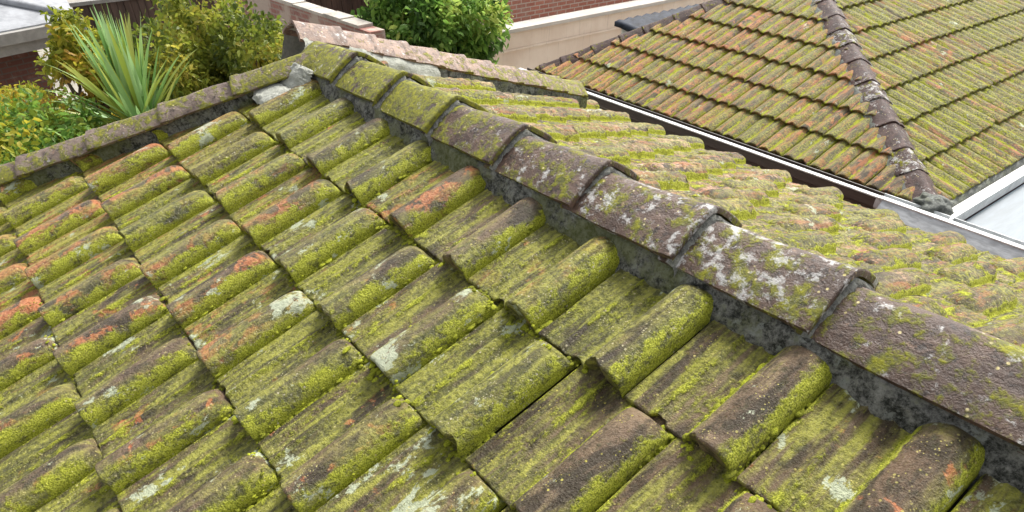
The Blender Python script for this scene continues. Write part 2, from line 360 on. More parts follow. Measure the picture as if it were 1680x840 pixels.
    for (pt, nrm) in cuts:      # world-space point and normal; the side the normal points to is removed
        lp = inv @ Vector(pt); ln = (inv.to_3x3() @ Vector(nrm)).normalized()
        bmesh.ops.bisect_plane(bm, geom=bm.verts[:] + bm.edges[:] + bm.faces[:], plane_co=lp, plane_no=ln, clear_outer=True)
    bm.to_mesh(me); bm.free(); me.update()
    return put(name, me, mat, parent, mw)

# ------------------------------------------------------------------ capping tiles
def cap_mesh(L, w=.137, H=.084, th=.013, collar=.045, rise=.020, seed=0, pw=1.08, taper=.90):
    """cap along +X from 0 to L, nose at L; crest at z=0; lateral Y"""
    rg = random.Random(seed); K = 15
    ys = [-1 + 2 * i / (K - 1) for i in range(K)]
    xs = [0, .03, .08, .14, .2, .26, L - collar - .02, L - collar, L - collar + .012, L - .012, L - .003, L]
    xs = [x for x in xs if x <= L]; xs = sorted(set(round(x, 4) for x in xs))
    vs = []; fs = []
    for ly in (0, 1):
        for x in xs:
            c = 1.0 if x > L - collar + .005 else 0.0
            for t in ys:
                a = abs(t); hh = -H * (math.sqrt(a * a + .012) - .1095) ** pw * 1.05 + (-.008 * a ** 8)
                z = hh + (x / L) * rise + c * .003 - (.004 if x == xs[-1] else 0)
                tp = taper + (1 - taper) * x / L; y = t * w * (1 + .02 * c) * tp; z = z + (1 - tp) * H * (a ** pw)
                if ly: z -= th; y *= .93
                nz = noise.noise(Vector((x * 9, y * 9, seed * 3.1))) * .005 + noise.noise(Vector((x * 30, y * 30, seed))) * .0018
                vs.append((x, y, z + nz))
    n = len(xs)
    for ly in (0, 1):
        b = ly * n * K
        for i in range(n - 1):
            for j in range(K - 1):
                q = (b + i * K + j, b + (i + 1) * K + j, b + (i + 1) * K + j + 1, b + i * K + j + 1); fs.append(q if ly == 0 else q[::-1])
    B = n * K
    for i in range(n - 1):
        for j in (0, K - 1): fs.append((i * K + j, (i + 1) * K + j, B + (i + 1) * K + j, B + i * K + j))
    for i in (0, n - 1):
        for j in range(K - 1): fs.append((i * K + j, i * K + j + 1, B + i * K + j + 1, B + i * K + j))
    me = mesh('cap', vs, fs)
    bm = bmesh.new(); bm.from_mesh(me); bmesh.ops.recalc_face_normals(bm, faces=bm.faces)
    for f in bm.faces: f.smooth = True
    for e in bm.edges:
        if len(e.link_faces) == 2 and e.calc_face_angle(0) > .9: e.smooth = False
    bm.to_mesh(me); bm.free(); return me
def frame(P, D):
    D = Vector(D).normalized(); W = Vector((0, 0, 1)).cross(D).normalized(); N = D.cross(W); P = Vector(P)
    return Matrix(((D.x, W.x, N.x, P.x), (D.y, W.y, N.y, P.y), (D.z, W.z, N.z, P.z), (0, 0, 0, 1)))
def cap_run(name, mat, parent, P0, D, ends, start, cols, w=.137, H=.084, joint=None, seed=0, rise=.045, jw=1.0, **kw):
    """noses at distances `ends` from P0 along D; each cap starts under the nose of the one before"""
    D = Vector(D).normalized(); prev = start
    for i, e in enumerate(ends):
        rg = random.Random(seed * 100 + i); s0 = prev - (.05 if i else 0); L = e - s0
        P = Vector(P0) + D * s0 + Vector((0, 0, -.018))
        mw = frame(P, D) @ Matrix.Rotation(rg.uniform(-.012, .012) * jw, 4, 'Z') @ Matrix.Rotation(rg.uniform(-.03, .03) * jw, 4, 'X')
        o = put(name, cap_mesh(L, w, H, rise=rise, seed=seed * 50 + i, **kw), mat, parent, mw)
        o.color = (*cols(i), 1)
        if joint:
            # rough mortar squeezed out below the nose
            vs = []; fs = []; K = 28
            for q in range(K):
                t = -1 + 2 * q / (K - 1); a = abs(t)
                z = -H * a ** 1.08 - .012 * a ** 8 + rise - .012
                for k2, (dx, dz) in enumerate([(-.014, 0), (.003, -.003), (.010, -.012), (.013, -.034)]):
                    nn = noise.noise(Vector((q * .9, k2 * 2, i * 7 + seed))) * .012
                    vs.append((L + dx + nn, t * w * .96, z + dz + nn * .6))
            for q in range(K - 1):
                for k2 in range(3): a = q * 4 + k2; fs.append((a, a + 1, a + 5, a + 4))
            put('mortar_joint', mesh('mortar_joint', vs, fs, True), joint, o, mw)
        prev = e
def bed_run(name, mat, parent, P0, P1, prof, seed=0, amp=.006, step=.02, shift=None):
    P0 = Vector(P0); P1 = Vector(P1); L = (P1 - P0).length; n = max(2, int(L / step)); mw = frame(P0, P1 - P0)
    pr = []
    for (a, b), (c, d) in zip(prof[:-1], prof[1:]):
        m = max(1, int(math.hypot(c - a, d - b) / .018)); pr += [(a + (c - a) * i / m, b + (d - b) * i / m) for i in range(m)]
    pr.append(prof[-1]); K = len(pr); vs = []; fs = []
    for i in range(n + 1):
        x = L * i / n
        for (y, z) in pr:
            v = Vector((x * 11, y * 22, z * 22 + seed)); a = noise.noise(v) * amp + noise.noise(v * 3.1) * amp * .5
            vs.append((x + a, y + a * (1 if y > 0 else -1) * 1.2, z + noise.noise(v * 1.7) * amp * .8))
    for i in range(n):
        for j in range(K - 1): a = i * K + j; fs.append((a, a + K, a + K + 1, a + 1))
    return put(name, mesh(name, vs, fs, True), mat, parent, mw)

# ================================================================== SETTING
GZ = -3.3
g = MB(); g.add([(-160, -160, GZ), (160, -160, GZ), (160, 160, GZ), (-160, 160, GZ)], [(0, 1, 2, 3)])
structure(g.build('ground', m_ground))

# ================================================================== THE TILED HOUSE
TH = math.radians(18.5); ct, st_ = math.cos(TH), math.sin(TH)
YR = .42; ZR = YR * math.tan(TH)
house = thing('tiled_house', 'house under the near mossy gabled roof with brown ridge caps, filling the foreground', 'house', (0, 0, GZ))
GA = .345
# near slope: nose of the top course on y=0; seven courses
VD = Vector((-.64, -1.17, -.391)).normalized()             # near verge runs out at a slant
vcut = Vector((VD.y, -VD.x, 0)).normalized() * 1.0
if vcut.x > 0: vcut = -vcut
NCOURSE = 7
on = Vector((0, -ct, -st_)) * GA * (NCOURSE - 1)
DENSE = [.01, .02, .10, .12, .14, .27, .29, .31, .33, .44, .46, .48, .57, .578, .583, .59, .6, .62, .985, .992]
fs_ = tile_slope('tiled_slope', m_tile, house, (.15 * 0, on.y, on.z), (0, ct, st_), (0, -st_, ct), NCOURSE, .30, GA, (-3.2, 3.3),
                 [((-1.14, .22, 0), vcut), ((0, .385, 0), (0, 1, 0))], prof_roll, 25, DENSE, seed=3, jit=1.6)
# rear slope
NR = 6; ZE = .06
rl = (2.30 - YR) / ct
yo = 2.39; zo = ZR - (yo - YR) * math.tan(TH)
tile_slope('tiled_slope', m_tile_far, house, (.06, yo, zo), (0, -ct, st_), (0, st_, ct), NR, .30, GA, (-3.3, 1.6),
           [((-1.40, 0, 0), (-1, 0, 0)), ((0, .455, 0), (0, -1, 0))], lambda u: (prof_roll(u)[0], prof_roll(u)[1] * .82), 21, DENSE, seed=11, jit=1.6, rough=.008)
# underlay, boards
b = MB()
for sgn, ye in ((-1, on.y), (1, yo)):
    z1 = ZR - abs(ye - YR) * math.tan(TH); e = .03
    pts = [(-1.3, YR), (3.3, YR), (3.3, ye), ((-2.45 if sgn < 0 else -1.36), ye)]
    top = [(x, y, (ZR if abs(y - YR) < 1e-6 else z1) - e) for x, y in pts]; bot = [(x, y, z - .05) for x, y, z in top]
    b.add(top + bot, [(0, 1, 2, 3), (4, 7, 6, 5), (0, 4, 5, 1), (1, 5, 6, 2), (2, 6, 7, 3), (3, 7, 4, 0)])
b.build('roof_deck', m_under, house)
# moss cushions sitting in the joints, channels and laps of the near slope
def moss_cushions(name, mat, parent, count, seed):
    r = np.random.default_rng(seed); bm = bmesh.new(); bmesh.ops.create_icosphere(bm, subdivisions=2, radius=1)
    bv = np.array([v.co[:] for v in bm.verts]); bf = np.array([[v.index for v in f.verts] for f in bm.faces]); bm.free()
    V = []; F = []; n = 0
    while n < count:
        k = r.integers(0, NCOURSE); m = r.integers(-8, 10); kind = r.random()
        if kind < .45: u_ = r.choice([0.0, 1.0]) + r.normal() * .012; s_ = r.random() * GA
        elif kind < .65: u_ = .592 + r.normal() * .008; s_ = .06 + r.random() * .28
        elif kind < .88: u_ = r.random(); s_ = r.random() ** 4 * .03
        else: continue
        x = (m + u_) * .30 + .15 * (k % 2); y = GA * (k + 1) - s_
        if y > 2.36: continue
        if noise.noise(Vector((x * 2.1, y * 2.1, 7.7))) + .5 * noise.noise(Vector((x * 8, y * 8, 1.7))) < .02: continue
        uu = np.array([min(max(u_ % 1.0, 0), 1)]) if 0 <= u_ <= 1 else np.array([0.0])
        h_, ro = prof_roll(uu); q = min(max(s_ / .058, 0), 1); z = float(h_[0] + ro[0] * math.sqrt(max(0, 1 - (1 - q) ** 2.2)) + .016 * s_ / GA)
        if kind < .45: z -= .010
        rad = .0016 + .0038 * r.random() ** 2.5
        ax = np.array([rad * (1 + r.random()), rad * (1 + 1.6 * r.random()), rad * (.45 + .35 * r.random())])
        P_ = bv * ax * (1 + .35 * r.random((len(bv), 1)))
        V.append(P_ + np.array([x, y, z])); F.append(bf + n * len(bv)); n += 1
    V = np.concatenate(V); F = np.concatenate(F)
    me = bpy.data.meshes.new(name); me.from_pydata(V.tolist(), [], F.tolist()); me.polygons.foreach_set('use_smooth', [True] * len(F))
    mw = Matrix(((1, 0, 0, 0), (0, ct, -st_, on.y), (0, st_, ct, on.z), (0, 0, 0, 1)))
    inv = mw.inverted(); bm = bmesh.new(); bm.from_mesh(me)
    lp = inv @ Vector((-1.14, .22, 0)); ln = (inv.to_3x3() @ vcut).normalized()
    bmesh.ops.bisect_plane(bm, geom=bm.verts[:] + bm.edges[:] + bm.faces[:], plane_co=lp, plane_no=ln, clear_outer=True); bm.to_mesh(me); bm.free()
    o = put(name, me, mat, parent, mw); o['kind'] = 'stuff'; return o
def moss_material():
    n = NB('moss'); t = n.obj(); a = n.noise(t, 22, 4); f_ = n.noise(t, 420, 3, .7)
    c = n.mix(n.ss(a, .35, .65), n.mix(n.ss(f_, .35, .65), (.07, .08, .01), (.20, .21, .02)), n.mix(n.ss(f_, .35, .65), (.20, .24, .01), (.50, .52, .05)))
    return n.fin(c, .9, n.bump(f_, 1, .003), .2)
moss_cushions('moss', moss_material(), house, 9000, 5)
# ridge caps
ends = [-.776, -.41, -.044, .322, .69, 1.054, 1.42, 1.87, 2.24, 2.61, 2.98, 3.35]
RC = {0: (.82, .5, 0), 1: (.82, .4, 0), 2: (.83, .4, 0), 3: (.66, .46, 0), 4: (.62, .52, 0), 5: (.60, .64, 0), 6: (.64, .70, 0), 7: (.64, .46, 0)}
cap_run('ridge_cap', m_cap, house, (0, YR, .258), (1, 0, 0), ends, -1.20, lambda i: RC.get(i, (.52, .34, 0)), joint=m_joint, seed=1, rise=.034)
bed_run('mortar_bedding', m_mortar, house, (-1.18, YR, .258), (3.35, YR, .258), [(-.152, -.20), (-.139, -.15), (-.120, -.096), (0, -.07), (.120, -.096), (.139, -.15), (.152, -.20)], 3, .013, .012)
# near verge caps
VC0 = Vector((-1.14, .22, .214))
VP0 = VC0 - VD * .16
cap_run('verge_cap', m_cap_verge, house, VP0, VD, [.40 + .35 * i for i in range(7)], 0, lambda i: ((.75, .3, 0), (.66, .4, 0), (.68, .4, 0), (.64, .45, 0))[i % 4], joint=None, seed=2, w=.09, H=.05, rise=.012, th=.009)
bed_run('mortar_bedding', m_mortar, house, VP0, VP0 + VD * 2.5, [(-.11, -.24), (-.095, -.08), (0, -.06), (.052, -.07), (.056, -.14), (.062, -.24)], 9, .008)
# rear verge caps
RV = Vector((0, ct, -st_))
FP = Vector((-1.385, YR, ZR + .17))
cap_run('verge_cap', m_cap_red, house, FP, RV, [.22 + .19 * i for i in range(10)], -.02, lambda i: (.42 + .04 * i, .56 - .04 * i, 0), joint=None, seed=4, w=.12, H=.065, rise=.016)
bed_run('mortar_bedding', m_mortar_pale, house, FP, FP + RV * .75, [(-.19, -.175), (-.14, -.10), (-.105, -.07), (0, -.045), (.11, -.08), (.13, -.22)], 5, .012)
bed_run('mortar_bedding', m_mortar, house, FP + RV * .75, FP + RV * 1.95, [(-.135, -.2), (-.11, -.085), (0, -.03), (.11, -.08), (.13, -.22)], 6, .008)
# pale mortar packed where the ridge meets the near verge
def lump(name, mat, parent, c, r, seed, n=28, amp=.25):
    vs = []; fs = []
    for i in range(n):
        for j in range(n * 2):
            a = math.pi * i / (n - 1); p = math.pi * j / n; d = Vector((math.sin(a) * math.cos(p), math.sin(a) * math.sin(p), math.cos(a)))
            k = 1 + amp * noise.noise(d * 1.6 + Vector((seed, 0, 0))) * 2 + amp * .5 * noise.noise(d * 5 + Vector((seed, 3, 0)))
            vs.append((c[0] + d.x * r[0] * k, c[1] + d.y * r[1] * k, c[2] + d.z * r[2] * k))
    for i in range(n - 1):
        for j in range(n * 2): a = i * 2 * n + j; b2 = i * 2 * n + (j + 1) % (2 * n); fs.append((a, a + 2 * n, b2 + 2 * n, b2))
    return put(name, mesh(name, vs, fs, True), mat, parent)
def patch(name, mat, parent, c, nrm, tang, sx, sy, h, seed, n=46):
    N = Vector(nrm).normalized(); T = Vector(tang); T = (T - N * T.dot(N)).normalized(); Bv = N.cross(T); vs = []; fs = []
    for i in range(n + 1):
        for j in range(n + 1):
            x = -1 + 2 * i / n; y = -1 + 2 * j / n; r = max(abs(x), abs(y)) * .4 + math.hypot(x, y) * .6
            r += .24 * noise.noise(Vector((x * 1.9, y * 1.9, seed))) + .13 * noise.noise(Vector((x * 6, y * 6, seed)))
            z = h * (1 - max(0, r) ** 6) if r < 1.25 else -h * 3
            z = max(z, -h * 2.2) + .005 * noise.noise(Vector((x * 2.5, y * 2.5, seed + 9))) + .0018 * noise.noise(Vector((x * 11, y * 11, seed + 4)))
            vs.append(Vector(c) + T * x * sx + Bv * y * sy + N * z)
    for i in range(n):
        for j in range(n): a = i * (n + 1) + j; fs.append((a, a + n + 1, a + n + 2, a + 1))
    return put(name, mesh(name, vs, fs, True), mat, parent)
patch('mortar_patch', m_mortar_pale, house, (-1.045, .225, .142), (.15, -.80, .55), (1, 0, .05), .095, .068, .016, 2.0)
patch('mortar_patch', m_mortar_pale, house, (-1.07, .125, .092), (0, -.32, .95), (1, 0, 0), .13, .075, .020, 5.0)
# walls and eaves gutter below
w1 = MB(); w1.box((-1.3, -1.35, GZ), (3.2, 2.05, -.62)); w1.build('wall', m_brick_x, house)
for y, z in ((on.y - .04, on.z - .05), (yo + .05, zo - .08)):
    q = MB(); q.extr((-1.5, y, z), (3.3, y, z), [(-.06, .03), (-.06, -.06), (.06, -.06), (.06, .03), (.05, .03), (.05, -.05), (-.05, -.05), (-.05, .03)]); q.build('gutter', m_brown, house)

# ================================================================== NEIGHBOURING HIPPED HOUSE
nb = thing('hipped_house', 'neighbouring house with orange and green tiled hip roof, behind the long white gutter', 'house', (-1.6, 7, GZ))
A = math.radians(20); ca_, sa = math.cos(A), math.sin(A); tA = math.tan(A)
K0 = Vector((-3.70, 3.80, -1.0)); K1 = Vector((.47, 3.80, -1.0)); AP = Vector((-2.28, 6.2, -1.0 + 2.4 * tA))
h1 = (AP - K1); h0_ = (AP - K0)
n_r = Vector((h1.y, -h1.x, 0)).normalized(); n_l = Vector((-h0_.y, h0_.x, 0)).normalized()       # both point outwards
tile_slope('tiled_slope', m_tile_nb, nb, (-.02, 3.80, -1.0), (0, ca_, sa), (0, -sa, ca_), 8, .225, .346, (-4, 1), [(K1, n_r), (K0, n_l)], prof_double, 17, [.01, .99, .49, .51], dome=False, jit=1.0, lift=.022, seed=21)
B = math.atan(tA / 1.146); cb, sb = math.cos(B), math.sin(B)
tile_slope('tiled_slope', m_tile_nb2, nb, (.47, 3.8, -1.0), (-cb, 0, sb), (sb, 0, cb), 9, .26, .359, (-.2, 6.6), [(K1, -n_r), ((-2.28, 0, 0), (-1, 0, 0))], prof_double, 17, [.01, .99, .49, .51], dome=False, jit=1.0, lift=.024, seed=22)
Bl = math.atan((AP.z + 1) / 1.42); cl, sl = math.cos(Bl), math.sin(Bl)
tile_slope('tiled_slope', m_tile_nb2, nb, (-3.70, 10.1, -1.0), (cl, 0, sl), (-sl, 0, cl), 5, .30, .346, (-.2, 6.6), [(K0, -n_l), ((-2.28, 0, 0), (1, 0, 0))], prof_double, 9, [.01, .99], dome=False, lift=.026, seed=23)
b = MB()
e = .035; RB = Vector((-2.28, 10.2, AP.z)); K2 = Vector((.47, 10.2, -1)); K3 = Vector((-3.7, 10.2, -1)); dz = Vector((0, 0, -e)); d2 = Vector((0, 0, -.12))
for poly in ((K0, K1, AP), (K1, K2, RB, AP), (K3, K0, AP, RB)):
    k = len(poly); b.add([p + dz for p in poly] + [p + d2 for p in poly], [tuple(range(k)), tuple(range(k, 2 * k))[::-1]] + [(i, (i + 1) % k, k + (i + 1) % k, k + i) for i in range(k)])
b.build('roof_deck', m_under, nb)
def hip(P0, P1, n, seed, cols, w=.12, H=.064, lift=.070):
    D = (P1 - P0).normalized(); L = (P1 - P0).length; P = P0 + Vector((0, 0, lift)); r2 = random.Random(seed)
    e2 = []; x = 0
    while x < L - .1: x += r2.uniform(.24, .36); e2.append(min(x, L))
    cap_run('hip_cap', m_cap_nb, nb, P, D, e2, 0, cols, joint=None, seed=seed, w=w, H=H, rise=.006, th=.008, taper=.98, jw=.4)
    bed_run('mortar_bedding', m_mortar_grey, nb, P, P + D * L, [(-.165, -.14), (-.13, -.09), (-.105, -.068), (0, -.035), (.105, -.068), (.13, -.09), (.165, -.14)], seed, .010)
hip(AP, K1 + Vector((-.02, .02, 0)), 0, 31, lambda i: (.34 + .12 * ((i * 7) % 3), .50 + .22 * ((i * 5) % 3 == 1), 0))
hip(AP, K0 + Vector((.03, .03, 0)), 0, 32, lambda i: (.52, .33, 0))
hip(AP, RB, 0, 33, lambda i: (.5, .3, 0))
lump('mortar_patch', m_mortar_grey, nb, (.43, 3.84, -.975), (.12, .10, .055), 8.0)
# mortar fillet along the side eave
bed_run('mortar_bedding', m_mortar_grey, nb, (.475, 3.85, -.985), (.475, 10, -.985), [(-.045, -.07), (-.03, -.03), (.0, .0), (.04, .0)], 12, .010)
q = MB(); q.box((-3.7, 3.775, -1.30), (.45, 3.80, -1.075)); q.build('fascia', m_brown, nb)
w1 = MB(); w1.box((-3.4, 4.1, GZ), (.2, 10, -1.12)); w1.build('wall', m_brick_x, nb)
GP = [(-.065, .0), (-.065, -.060), (-.045, -.080), (.06, -.080), (.06, .0), (.052, .0), (.052, -.070), (-.045, -.070), (-.052, -.055), (-.052, .0)]
GPr = [(-a, b_) for a, b_ in GP]
q = MB(); q.extr((-3.78, 3.70, -.975), (.15, 3.70, -.975), GPr); q.build('gutter', m_brown, nb)
q = MB(); q.extr((-3.78, 3.645, -.968), (.17, 3.645, -.968), [(-.020, 0), (.020, 0), (.020, .010), (-.020, .010)]); q.build('gutter_lip', m_white, nb, bevel=.003)
q = MB(); q.extr((.15, 3.70, -.973), (4.5, 3.70, -.973), GPr); q.build('gutter', m_galv, nb)
q = MB(); q.extr((.17, 3.645, -.966), (4.5, 3.645, -.966), [(-.022, 0), (.022, 0), (.022, .010), (-.022, .010)]); q.build('gutter_lip', m_white, nb, bevel=.003)
q = MB(); q.extr((.56, 3.72, -.985), (.56, 10, -.985), [(-.045, -.07), (.055, -.07), (.055, .012), (.035, .012), (.035, -.02), (-.045, -.02)]); q.build('gutter', m_white, nb, bevel=.003)
q = MB(); q.extr((.20, 3.64, -.975), (4.5, 3.64, -.975), [(.012, .004), (.015, .008), (.085, -.062), (.082, -.066)]); q.build('flashing', m_galv, nb)
# metal roof in the angle
mr = thing('sheet_roof', 'flat blue grey metal roof in the angle of the white gutters at the right edge', 'roof', (2.5, 7, GZ))
b = MB()
for i in range(5):
    x0 = .62 + i * .78; b.box((x0, 3.80, -1.10), (x0 + .775, 10, -1.06)); b.box((x0 + .74, 3.80, -1.062), (x0 + .775, 10, -1.04))
b.build('roof_sheet', m_sheet, mr, bevel=.003)
b = MB(); b.box((.7, 4.0, GZ), (4.4, 9.8, -1.12)); b.build('wall', m_render, mr)

# ================================================================== BEYOND
pw = thing('parapet_wall', 'long cream rendered wall with a ledge, below the red brick building', 'wall', (-7.6, 9, GZ))
b = MB(); b.box((-7.75, 5.2, GZ), (-7.5, 16, -1.93)); b.build('wall', m_render, pw)
b = MB(); b.box((-7.75, 5.2, -1.93), (-7.46, 16, -1.90)); b.box((-7.75, 5.2, -1.90), (-7.49, 16, -1.64)); b.build('upper_band', m_render, pw, bevel=.004)
b = MB(); b.box((-7.80, 5.15, -1.64), (-7.43, 16, -1.58)); b.build('coping', m_conc, pw, bevel=.008)
bb = thing('brick_building', 'red brick building with pale mortar joints rising behind the cream wall', 'building', (-11, 11, GZ))
b = MB(); b.box((-14, 7.24, GZ), (-9, 18, 1.5)); b.build('wall', m_brick_y, bb)
b = MB(); b.tube([(-8.93, 7.16, GZ), (-8.93, 7.16, 1.4)], [.045, .045], 12); b.build('downpipe', m_bark, bb, True)
gw = thing('garden_wall', 'low weathered brick garden wall with pale coping, between the olive shrub and the ridge', 'wall', (-8, 3.2, GZ))
GW0 = Vector((-11.5, 3.0, GZ + .07)); GW1 = Vector((-6.3, 3.34, GZ + .07)); D = GW1 - GW0
mwg = frame(GW0, D); L = D.length
b = MB(); b.box((0, -.11, 0), (L, .11, 2.24)); b.build('wall', brick_mat('patched_brick', (.40, .20, .16), (.30, .14, .12), (.36, .29, .25), (math.radians(-90), 0, 0), (.46, .37, .31)), gw, mw=mwg)
b = MB()
for i in range(int(L / .45)): b.box((i * .45, -.12, 2.24), (i * .45 + .44, .11, 2.285 + .008 * math.sin(i * 2.3)))
b.build('coping', plain('aged_coping', (.46, .42, .37), .85, .35, 3), gw, bevel=.006, mw=mwg)

mh = thing('metal_roofed_house', 'dark brick house with a pale grey metal roof, top left corner', 'house', (-12.5, -2, GZ))
K = Vector((-10.87, .62, -1.2)); ea = Vector((.30, -.95, 0)).normalized(); eb = Vector((-.95, -.30, 0)).normalized(); eb = Vector((-1.53, .15, 0)).normalized()
zt = Vector((0, 0, math.tan(math.radians(17))))
inn = Vector((-ea.y, ea.x, 0)); inn = inn if inn.dot(eb) > 0 else -inn
inb = Vector((-eb.y, eb.x, 0)); inb = inb if inb.dot(ea) > 0 else -inb
def sheet(name, P, along, up, La, Lu, cutf, n):
    pass
hipd = (ea + eb).normalized() + zt * .62
H1 = K + hipd * 4
# front plane
b = MB(); F = [K, K + ea * 8, K + ea * 8 + inn * 3.0 + Vector((0, 0, H1.z - K.z)), H1]; b.add([p for p in F] + [p - Vector((0, 0, .04)) for p in F], [(0, 1, 2, 3), (7, 6, 5, 4), (0, 4, 5, 1)]); 
F = [K, H1, K + eb * 8 + inb * 2.6 + Vector((0, 0, H1.z - K.z)), K + eb * 8]; b.add([p for p in F] + [p - Vector((0, 0, .04)) for p in F], [(0, 1, 2, 3), (7, 6, 5, 4), (3, 7, 4, 0)])
b.build('roof_sheet', m_sheetwhite, mh)
b = MB(); b.tube([K + Vector((0, 0, .03)), H1 + Vector((0, 0, .03))], [.055, .055], 8); b.build('hip_flashing', m_sheetwhite, mh, True)
b = MB(); b.extr(K + ea * 8 + Vector((0, 0, -.02)), K + Vector((0, 0, -.02)) - ea * .06, [(-.02, -.15), (.10, -.15), (.12, -.0), (-.02, .0)]); b.build('gutter', m_greypaint, mh, bevel=.004)
q2 = K + inn * .10; b = MB(); b.extr(q2 + ea * 8 + Vector((0, 0, -.17)), q2 + Vector((0, 0, -.17)) - ea * .0, [(-.02, -.16), (.05, -.16), (.05, .0), (-.02, .0)]); b.build('fascia', m_greypaint, mh)
b = MB(); mwh = frame(K + inn * .55 + ea * 8 - Vector((0, 0, K.z - GZ)), -ea)
b.box((0, -.2, 0), (7.6, 4, 1.75)) if False else b.box((0, -.0, 0), (7.5, .25, K.z - GZ - .2)); b.build('wall', m_brick_dark, mh, mw=mwh)

tf = thing('timber_fence', 'dark brown timber fence behind the shrubs, beside the metal roofed house', 'fence', (-13.2, 3, GZ))
b = MB()
for i in range(60): b.box((-13.2 + .012 * (i % 2), .9 + i * .12, GZ), (-13.17 + .012 * (i % 2), .9 + i * .12 + .112, -1.42))
b.box((-13.215, .9, GZ), (-13.203, 8.1, -1.43)); b.build('fence_boards', plain('dark_fence_timber', (.085, .055, .042), .8, .35, 6, streak=(1, 1, .2)), tf)
b = MB(); b.box((-13.24, .85, -1.42), (-13.12, 8.2, -1.36)); b.build('top_rail', m_greypaint, tf)
# dark lean-to roof behind the neighbour's hip
dr = thing('lean_to', 'dark glossy corrugated lean-to roof poking out behind the hip roof, against the cream wall', 'shed', (-4.6, 7, GZ))
b = MB(); vs = []; fs = []; nx, ny = 30, 40
for i in range(nx + 1):
    for j in range(ny + 1):
        x = -4.30 + i * .9 / nx; y = 5.55 + j * 3.2 / ny
        vs.append((x, y, -.84 + .010 * math.sin(y * 2 * math.pi / .16) + (x + 4.3) * -.12 + .012 * noise.noise(Vector((x * 5, y * 5, 0)))))
k = len(vs); vs += [(x, y, z - .05) for x, y, z in vs]
for i in range(nx):
    for j in range(ny):
        a = i * (ny + 1) + j; fs.append((a, a + ny + 1, a + ny + 2, a + 1)); fs.append((k + a, k + a + 1, k + a + ny + 2, k + a + ny + 1))
for i in range(nx): a = i * (ny + 1); fs.append((a, k + a, k + a + ny + 1, a + ny + 1))
for j in range(ny): fs.append((j, j + 1, k + j + 1, k + j))
put('roof_sheet', mesh('roof_sheet', vs, fs, True), m_bitumen, dr)
b = MB(); b.box((-4.24, 5.62, -1.06), (-3.45, 5.66, -.92)); b.box((-4.24, 5.66, -1.06), (-4.20, 8.6, -.92)); b.build('fascia', m_white, dr)
b = MB(); b.box((-4.20, 5.7, GZ), (-3.80, 8.6, -.95)); b.build('wall', m_render, dr)

# ================================================================== PLANTS
def leaf_cloud(name, mat, parent, blobs, count, size, seed, aspect=2.4, droop=.2, shell=.55):
    r = np.random.default_rng(seed); vol = np.array([b_[1][0] * b_[1][1] * b_[1][2] for b_ in blobs]); idx = r.choice(len(blobs), count, p=vol / vol.sum())
    cen = np.array([b_[0] for b_ in blobs])[idx]; rad = np.array([b_[1] for b_ in blobs])[idx]
    d = r.normal(size=(count, 3)); d /= np.linalg.norm(d, axis=1)[:, None]; rr = (shell + (1 - shell) * r.random(count)) ** .7
    ctr = cen + d * rad * rr[:, None]
    ctr += r.normal(size=(count, 3)) * size * .6
    keep = np.array([noise.noise(Vector(p) * 3.2 + Vector((seed, 0, 0))) > -.22 for p in ctr]); ctr = ctr[keep]; d = d[keep]; n = len(ctr)
    ax = d * .6 + r.normal(size=(n, 3)) * .7; ax[:, 2] += .15 - droop; ax /= np.linalg.norm(ax, axis=1)[:, None]
    nm = np.cross(ax, r.normal(size=(n, 3)) * .8 + np.array([0, 0, .5])); nm /= np.linalg.norm(nm, axis=1)[:, None]
    ls = size * (.6 + .8 * r.random(n)); wd = ls / aspect
    up = np.cross(ax, nm)
    P = np.zeros((n, 6, 3)); P[:, 0] = ctr; P[:, 1] = ctr + ax * (ls * .35)[:, None] + nm * (wd * .5)[:, None] + up * (wd * .12)[:, None]
    P[:, 2] = ctr + ax * (ls * .75)[:, None] + nm * (wd * .38)[:, None] + up * (wd * .1)[:, None] ; P[:, 3] = ctr + ax * ls[:, None] - np.array([0, 0, 1]) * (ls * droop)[:, None]
    P[:, 4] = ctr + ax * (ls * .75)[:, None] - nm * (wd * .38)[:, None] + up * (wd * .1)[:, None]; P[:, 5] = ctr + ax * (ls * .35)[:, None] - nm * (wd * .5)[:, None] + up * (wd * .12)[:, None]
    vs = P.reshape(-1, 3); k = np.arange(n) * 6
    fs = np.concatenate([np.stack([k, k + 1, k + 2, k + 3], 1), np.stack([k, k + 3, k + 4, k + 5], 1)])
    me = bpy.data.meshes.new(name); me.from_pydata(vs.tolist(), [], fs.tolist())
    cl = np.array([noise.noise(Vector(p) * 2.4 + Vector((0, seed, 0))) for p in ctr])
    c0 = np.clip(.5 + cl * .9 + r.normal(size=n) * .16, 0, 1); col = np.stack([c0, r.random(n), r.random(n), np.ones(n)], 1)
    ca = me.color_attributes.new('rnd', 'FLOAT_COLOR', 'POINT'); ca.data.foreach_set('color', np.repeat(col, 6, axis=0).ravel())
    return put(name, me, mat, parent)
def blobs_in(c, R, n, rr, seed):
    r = random.Random(seed); out = []
    for i in range(n):
        while True:
            p = [r.uniform(-1, 1) for _ in range(3)]
            if sum(q * q for q in p) < 1: break
        s = r.uniform(*rr); out.append(((c[0] + p[0] * R[0], c[1] + p[1] * R[1], c[2] + p[2] * R[2]), (s, s, s * .85)))
    return out
